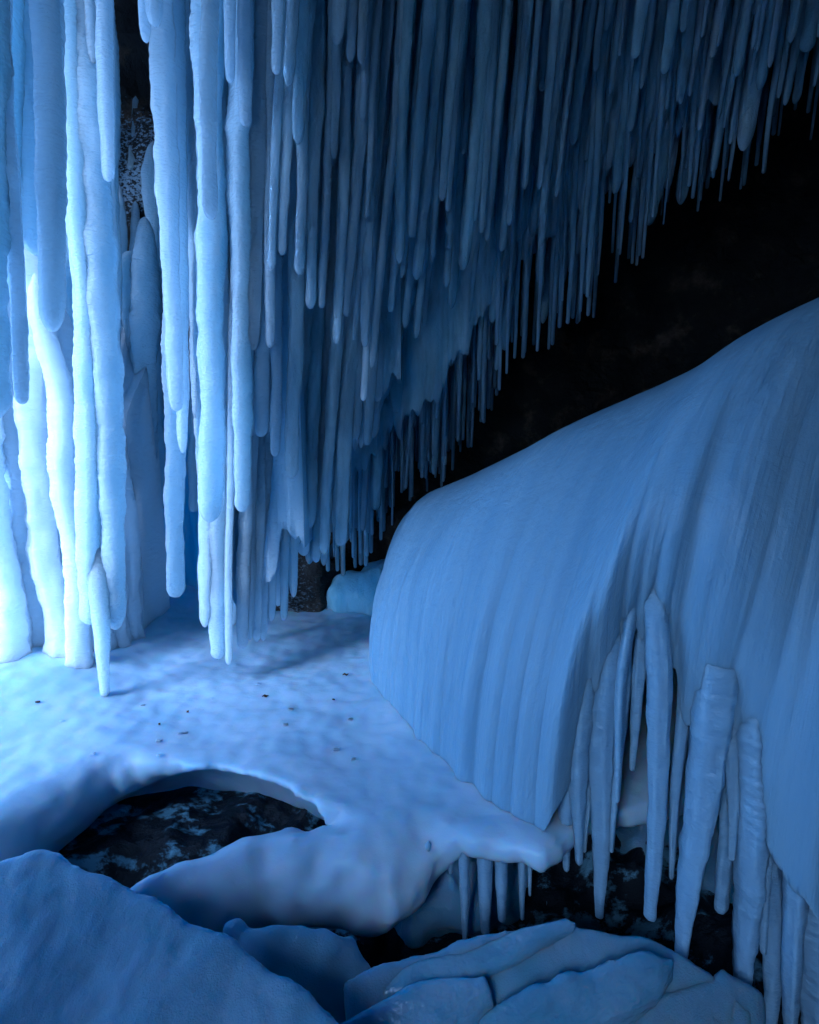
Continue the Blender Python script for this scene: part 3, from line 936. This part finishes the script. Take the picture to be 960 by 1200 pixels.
# ------------------------------------------------------------------ foreground slabs
def slab(name, pts, thick, mat, label, rnd=0.08, h=0.022, amp=0.03, seed=0.0, jag=0.05, ridge=0.0, cuts=0, tilt=None, group=None, fine=0.012):
    """thick slab with plan outline pts [(px, py, Y)], top through those points"""
    P = np.array([at(*p) for p in pts])
    A = np.c_[P[:, 0], P[:, 1], np.ones(len(P))]
    c = np.linalg.lstsq(A, P[:, 2], rcond=None)[0]
    lo = np.array([P[:, 0].min() - 0.15, P[:, 1].min() - 0.15, P[:, 2].min() - thick - 0.15])
    hi = np.array([P[:, 0].max() + 0.15, P[:, 1].max() + 0.15, P[:, 2].max() + 0.25])

    def fn(X, Y, Z):
        d = poly_sd(X[:, :, 0], Y[:, :, 0], P[:, :2])[:, :, None] + jag * fbm(X * 3 + seed, Y * 3, Z * 3, 3)
        top = c[0] * X + c[1] * Y + c[2]
        zz = Z - top + thick / 2 + amp * 2 * fbm(X * 2.1 + seed, Y * 2.1, 0.3, 3)
        if ridge:
            a, b = X * 0.82 - Y * 0.57, X * 0.57 + Y * 0.82
            zz = zz + ridge * (abs(noise(a * 1.2 + seed, b * 5.0, Z * 2)) * 2 - 0.5) + ridge * 0.5 * abs(noise(a * 4 + seed, b * 11.0, Z * 4))
        for k in range(cuts):
            g = np.random.default_rng(int(seed * 10) + k)
            a, sl, of = g.uniform(0, 6.28), g.uniform(0.15, 0.6), g.uniform(-0.02, 0.10)
            mx, my = (lo[0] + hi[0]) / 2 + g.uniform(-0.3, 0.3), (lo[1] + hi[1]) / 2 + g.uniform(-0.12, 0.12)
            zz = np.maximum(zz, zz + sl * ((X - mx) * math.cos(a) + (Y - my) * math.sin(a)) - of)
        q1, q2 = d + rnd, abs(zz) - thick / 2 + rnd
        return np.sqrt(np.maximum(q1, 0) ** 2 + np.maximum(q2, 0) ** 2) + np.minimum(np.maximum(q1, q2), 0) - rnd + fine * noise(X * 10 + seed, Y * 10, Z * 10)

    V, Q = surface_nets(fn, lo, hi, h)
    o = make(name, V, Q, mat)
    base_origin(o, ((lo[0] + hi[0]) / 2, (lo[1] + hi[1]) / 2, lo[2]))
    return tag(o, label, 'ice slab', group)


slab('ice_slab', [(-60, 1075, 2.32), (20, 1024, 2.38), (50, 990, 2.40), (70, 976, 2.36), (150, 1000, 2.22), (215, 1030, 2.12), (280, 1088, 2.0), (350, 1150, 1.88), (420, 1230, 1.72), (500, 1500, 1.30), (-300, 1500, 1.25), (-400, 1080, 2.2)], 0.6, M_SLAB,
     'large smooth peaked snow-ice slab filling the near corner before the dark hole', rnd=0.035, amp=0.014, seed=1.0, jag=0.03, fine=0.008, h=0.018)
slab('ice_slab', [(262, 1066, 2.26), (330, 1062, 2.30), (410, 1085, 2.28), (450, 1160, 2.08), (420, 1260, 1.9), (330, 1260, 1.85), (250, 1160, 2.0)], 0.4, M_SLAB,
     'low rounded ice slab tucked behind the peaked slab, under the bulging floor lip', rnd=0.12, seed=3.0)
FLAT = dict(rnd=0.035, h=0.014, amp=0.014, fine=0.003, jag=0.022)
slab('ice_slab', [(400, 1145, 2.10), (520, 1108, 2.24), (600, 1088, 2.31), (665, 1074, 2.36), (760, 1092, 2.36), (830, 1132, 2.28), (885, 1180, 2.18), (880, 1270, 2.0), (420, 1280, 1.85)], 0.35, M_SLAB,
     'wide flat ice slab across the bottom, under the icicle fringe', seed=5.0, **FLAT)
slab('ice_slab', [(405, 1160, 2.07), (520, 1112, 2.22), (600, 1084, 2.31), (662, 1071, 2.355), (676, 1082, 2.33), (610, 1122, 2.2), (500, 1172, 2.05)], 0.16, M_GLAZE,
     'long narrow glazed ice slab with a flat bright end below the shelf icicles', seed=7.0, **FLAT)
slab('ice_slab', [(395, 1196, 1.97), (480, 1150, 2.08), (572, 1130, 2.14), (580, 1160, 2.06), (520, 1215, 1.93), (400, 1260, 1.83)], 0.2, M_GLAZE,
     'angular glassy ice slab at the bottom beside the peaked snow slab', seed=9.0, **FLAT)
slab('ice_slab', [(560, 1186, 2.03), (650, 1140, 2.15), (740, 1112, 2.24), (790, 1122, 2.24), (770, 1160, 2.14), (650, 1230, 1.95), (560, 1240, 1.91)], 0.2, M_GLAZE,
     'tilted glazed ice slab just left of the small ice cone', seed=13.0, **FLAT)
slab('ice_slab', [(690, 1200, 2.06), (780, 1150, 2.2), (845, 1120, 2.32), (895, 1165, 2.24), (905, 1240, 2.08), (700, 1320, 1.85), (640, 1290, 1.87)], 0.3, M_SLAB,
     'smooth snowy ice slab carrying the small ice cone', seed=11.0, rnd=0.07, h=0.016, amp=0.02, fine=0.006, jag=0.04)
# small foot of ice where the tapering icicle lands
tip = at(797, 1132, 2.32)
V, Q, T = icicle_geo(tip + (0, 0, 0.06), tip - (0.02, 0.03, 0.2), 0.015, 0.09, 400, power=1.0, lump=0.3, na=16, step=0.02)
o = mesh_mixed('ice_cone', V, Q, T, M_FRINGE)
base_origin(o, tip)
tag(o, 'small cone of ice built up beneath the broad tapering icicle', 'ice cone')

V, Q = surface_nets(lambda X, Y, Z: np.sqrt(((X - 0.25) / 0.55) ** 2 + ((Y - 3.15) / 0.35) ** 2 + ((Z + 0.65) / 0.45) ** 2) - 1 + 0.3 * fbm(X * 3, Y * 3, Z * 3, 4), (-0.6, 2.5, -1.3), (1.1, 3.8, 0.0), 0.025)
tag(base_origin(make('ice_bank', V, Q, M_SLAB), (0.25, 3.15, -1.1)), 'rounded dim ice bank in the gap behind the small shelf icicles', 'ice bank')
V, Q = surface_nets(lambda X, Y, Z: np.sqrt(((X - 2.0) / 1.2) ** 2 + ((Y - 3.6) / 0.5) ** 2 + ((Z + 1.0) / 0.5) ** 2) - 1 + 0.3 * fbm(X * 2, Y * 2.4, Z * 2.4, 4), (0.4, 2.6, -1.9), (3.6, 4.6, 0.1), 0.03)
tag(base_origin(make('ice_bank', V, Q, M_SLAB), (2.0, 3.3, -1.2)), 'dark blue ice bank deep behind the icicle fringe of the bulge', 'ice bank')

# ------------------------------------------------------------------ scraps on the floor
for k, (px, py, lab) in enumerate(((46, 838, 'dark leaf scrap on the snowy floor below the bright columns'), (311, 817, 'brown leaf scrap in the middle of the ice floor'), (405, 793, 'dark leaf scrap near the foot of the ice bulge'), (391, 822, 'tiny dark speck of leaf in front of the bulge'), (187, 850, 'tiny leaf speck above the dark hole'), (220, 833, 'tiny leaf speck on the pale floor past the hole'))):
    p = floor_at(px, py)
    p[2] = floor_top(p[0], p[1]) + 0.012
    s = 0.020 if k < 3 else 0.011
    a = np.linspace(0, 2 * math.pi, 7)[:-1]
    ring = np.stack([np.cos(a) * s * (1 + 0.4 * np.sin(a * 2 + k)), np.sin(a) * s * 0.6, 0.006 * np.sin(a * 3 + k)], -1)
    V = np.vstack([ring + (0, 0, 0.006), ring - (0, 0, 0.003)]) + p
    Q = np.array([(0, 1, 2, 5), (2, 3, 4, 5), (11, 8, 7, 6), (11, 10, 9, 8)] + [(i, i + 6, (i + 1) % 6 + 6, (i + 1) % 6) for i in range(6)])
    o = make('leaf_scrap', V, Q, M_LEAF, flat=True)
    base_origin(o, p)
    tag(o, lab, 'leaf scrap', 'leaf scraps on the ice floor')
for k in range(14):
    px, py = rng.uniform(60, 440), rng.uniform(800, 890)
    p = floor_at(px, py)
    p[2] = floor_top(p[0], p[1]) + 0.006
    s = rng.uniform(0.008, 0.02)
    V = rng.normal(size=(8, 3)) * 0.18 + np.array([(a, b, c) for a in (-1, 1) for b in (-1, 1) for c in (-0.7, 0.7)])
    V = V * s * (1, 0.7, 0.35) + p
    Q = np.array([(0, 1, 3, 2), (4, 6, 7, 5), (0, 4, 5, 1), (2, 3, 7, 6), (0, 2, 6, 4), (1, 5, 7, 3)])
    o = make('ice_chip', V, Q, M_MILK, flat=True)
    base_origin(o, p)
    tag(o, 'small glassy ice chip lying loose on the pale ice floor', 'ice chip', 'ice chips scattered on the floor')

# ------------------------------------------------------------------ light
SUN_EL, SUN_AZ = math.radians(34), math.radians(-138)        # azimuth from +Y towards +X
world = bpy.data.worlds.new('World')
scene.world = world
world.use_nodes = True
wt = world.node_tree
bg = wt.nodes['Background']
sky = wt.nodes.new('ShaderNodeTexSky')
sky.sky_type = 'NISHITA'
sky.sun_disc = False
sky.sun_elevation = SUN_EL
sky.sun_rotation = SUN_AZ
wt.links.new(sky.outputs['Color'], bg.inputs['Color'])
bg.inputs['Strength'].default_value = 0.05
L = bpy.data.lights.new('sun', 'SUN')
L.energy = 0.8
L.angle = math.radians(40)
L.color = (1.0, 0.97, 0.93)
so = bpy.data.objects.new('sun', L)
COL.objects.link(so)
d = np.array([math.sin(SUN_AZ) * math.cos(SUN_EL), math.cos(SUN_AZ) * math.cos(SUN_EL), math.sin(SUN_EL)])
from mathutils import Vector
so.rotation_euler = Vector(d.tolist()).to_track_quat('Z', 'Y').to_euler()
so.location = [float(v) for v in d * 30]

# ------------------------------------------------------------------ camera and render
cam = bpy.data.cameras.new('camera')
cam.sensor_fit = 'HORIZONTAL'
cam.sensor_width = 24
cam.lens = 16
cam.clip_end = 2000
cam.clip_start = 0.05
co = bpy.data.objects.new('camera', cam)
co.location = (0, 0, CZ)
co.rotation_euler = (math.pi / 2 - PITCH, 0, 0)
COL.objects.link(co)
scene.camera = co
scene.render.engine = 'CYCLES'
cy = scene.cycles
cy.max_bounces = 14
cy.diffuse_bounces = 5
cy.glossy_bounces = 4
cy.transmission_bounces = 12
cy.use_denoising = True
cy.use_adaptive_sampling = True
cy.adaptive_threshold = 0.02
cy.caustics_reflective = False
cy.caustics_refractive = True
cy.sample_clamp_indirect = 6.0
scene.view_settings.view_transform = 'Standard'
scene.view_settings.look = 'None'
scene.view_settings.exposure = 2.65
scene.view_settings.use_white_balance = True
scene.view_settings.white_balance_temperature = 4080
scene.view_settings.white_balance_tint = 6
scene.view_settings.gamma = 1.0
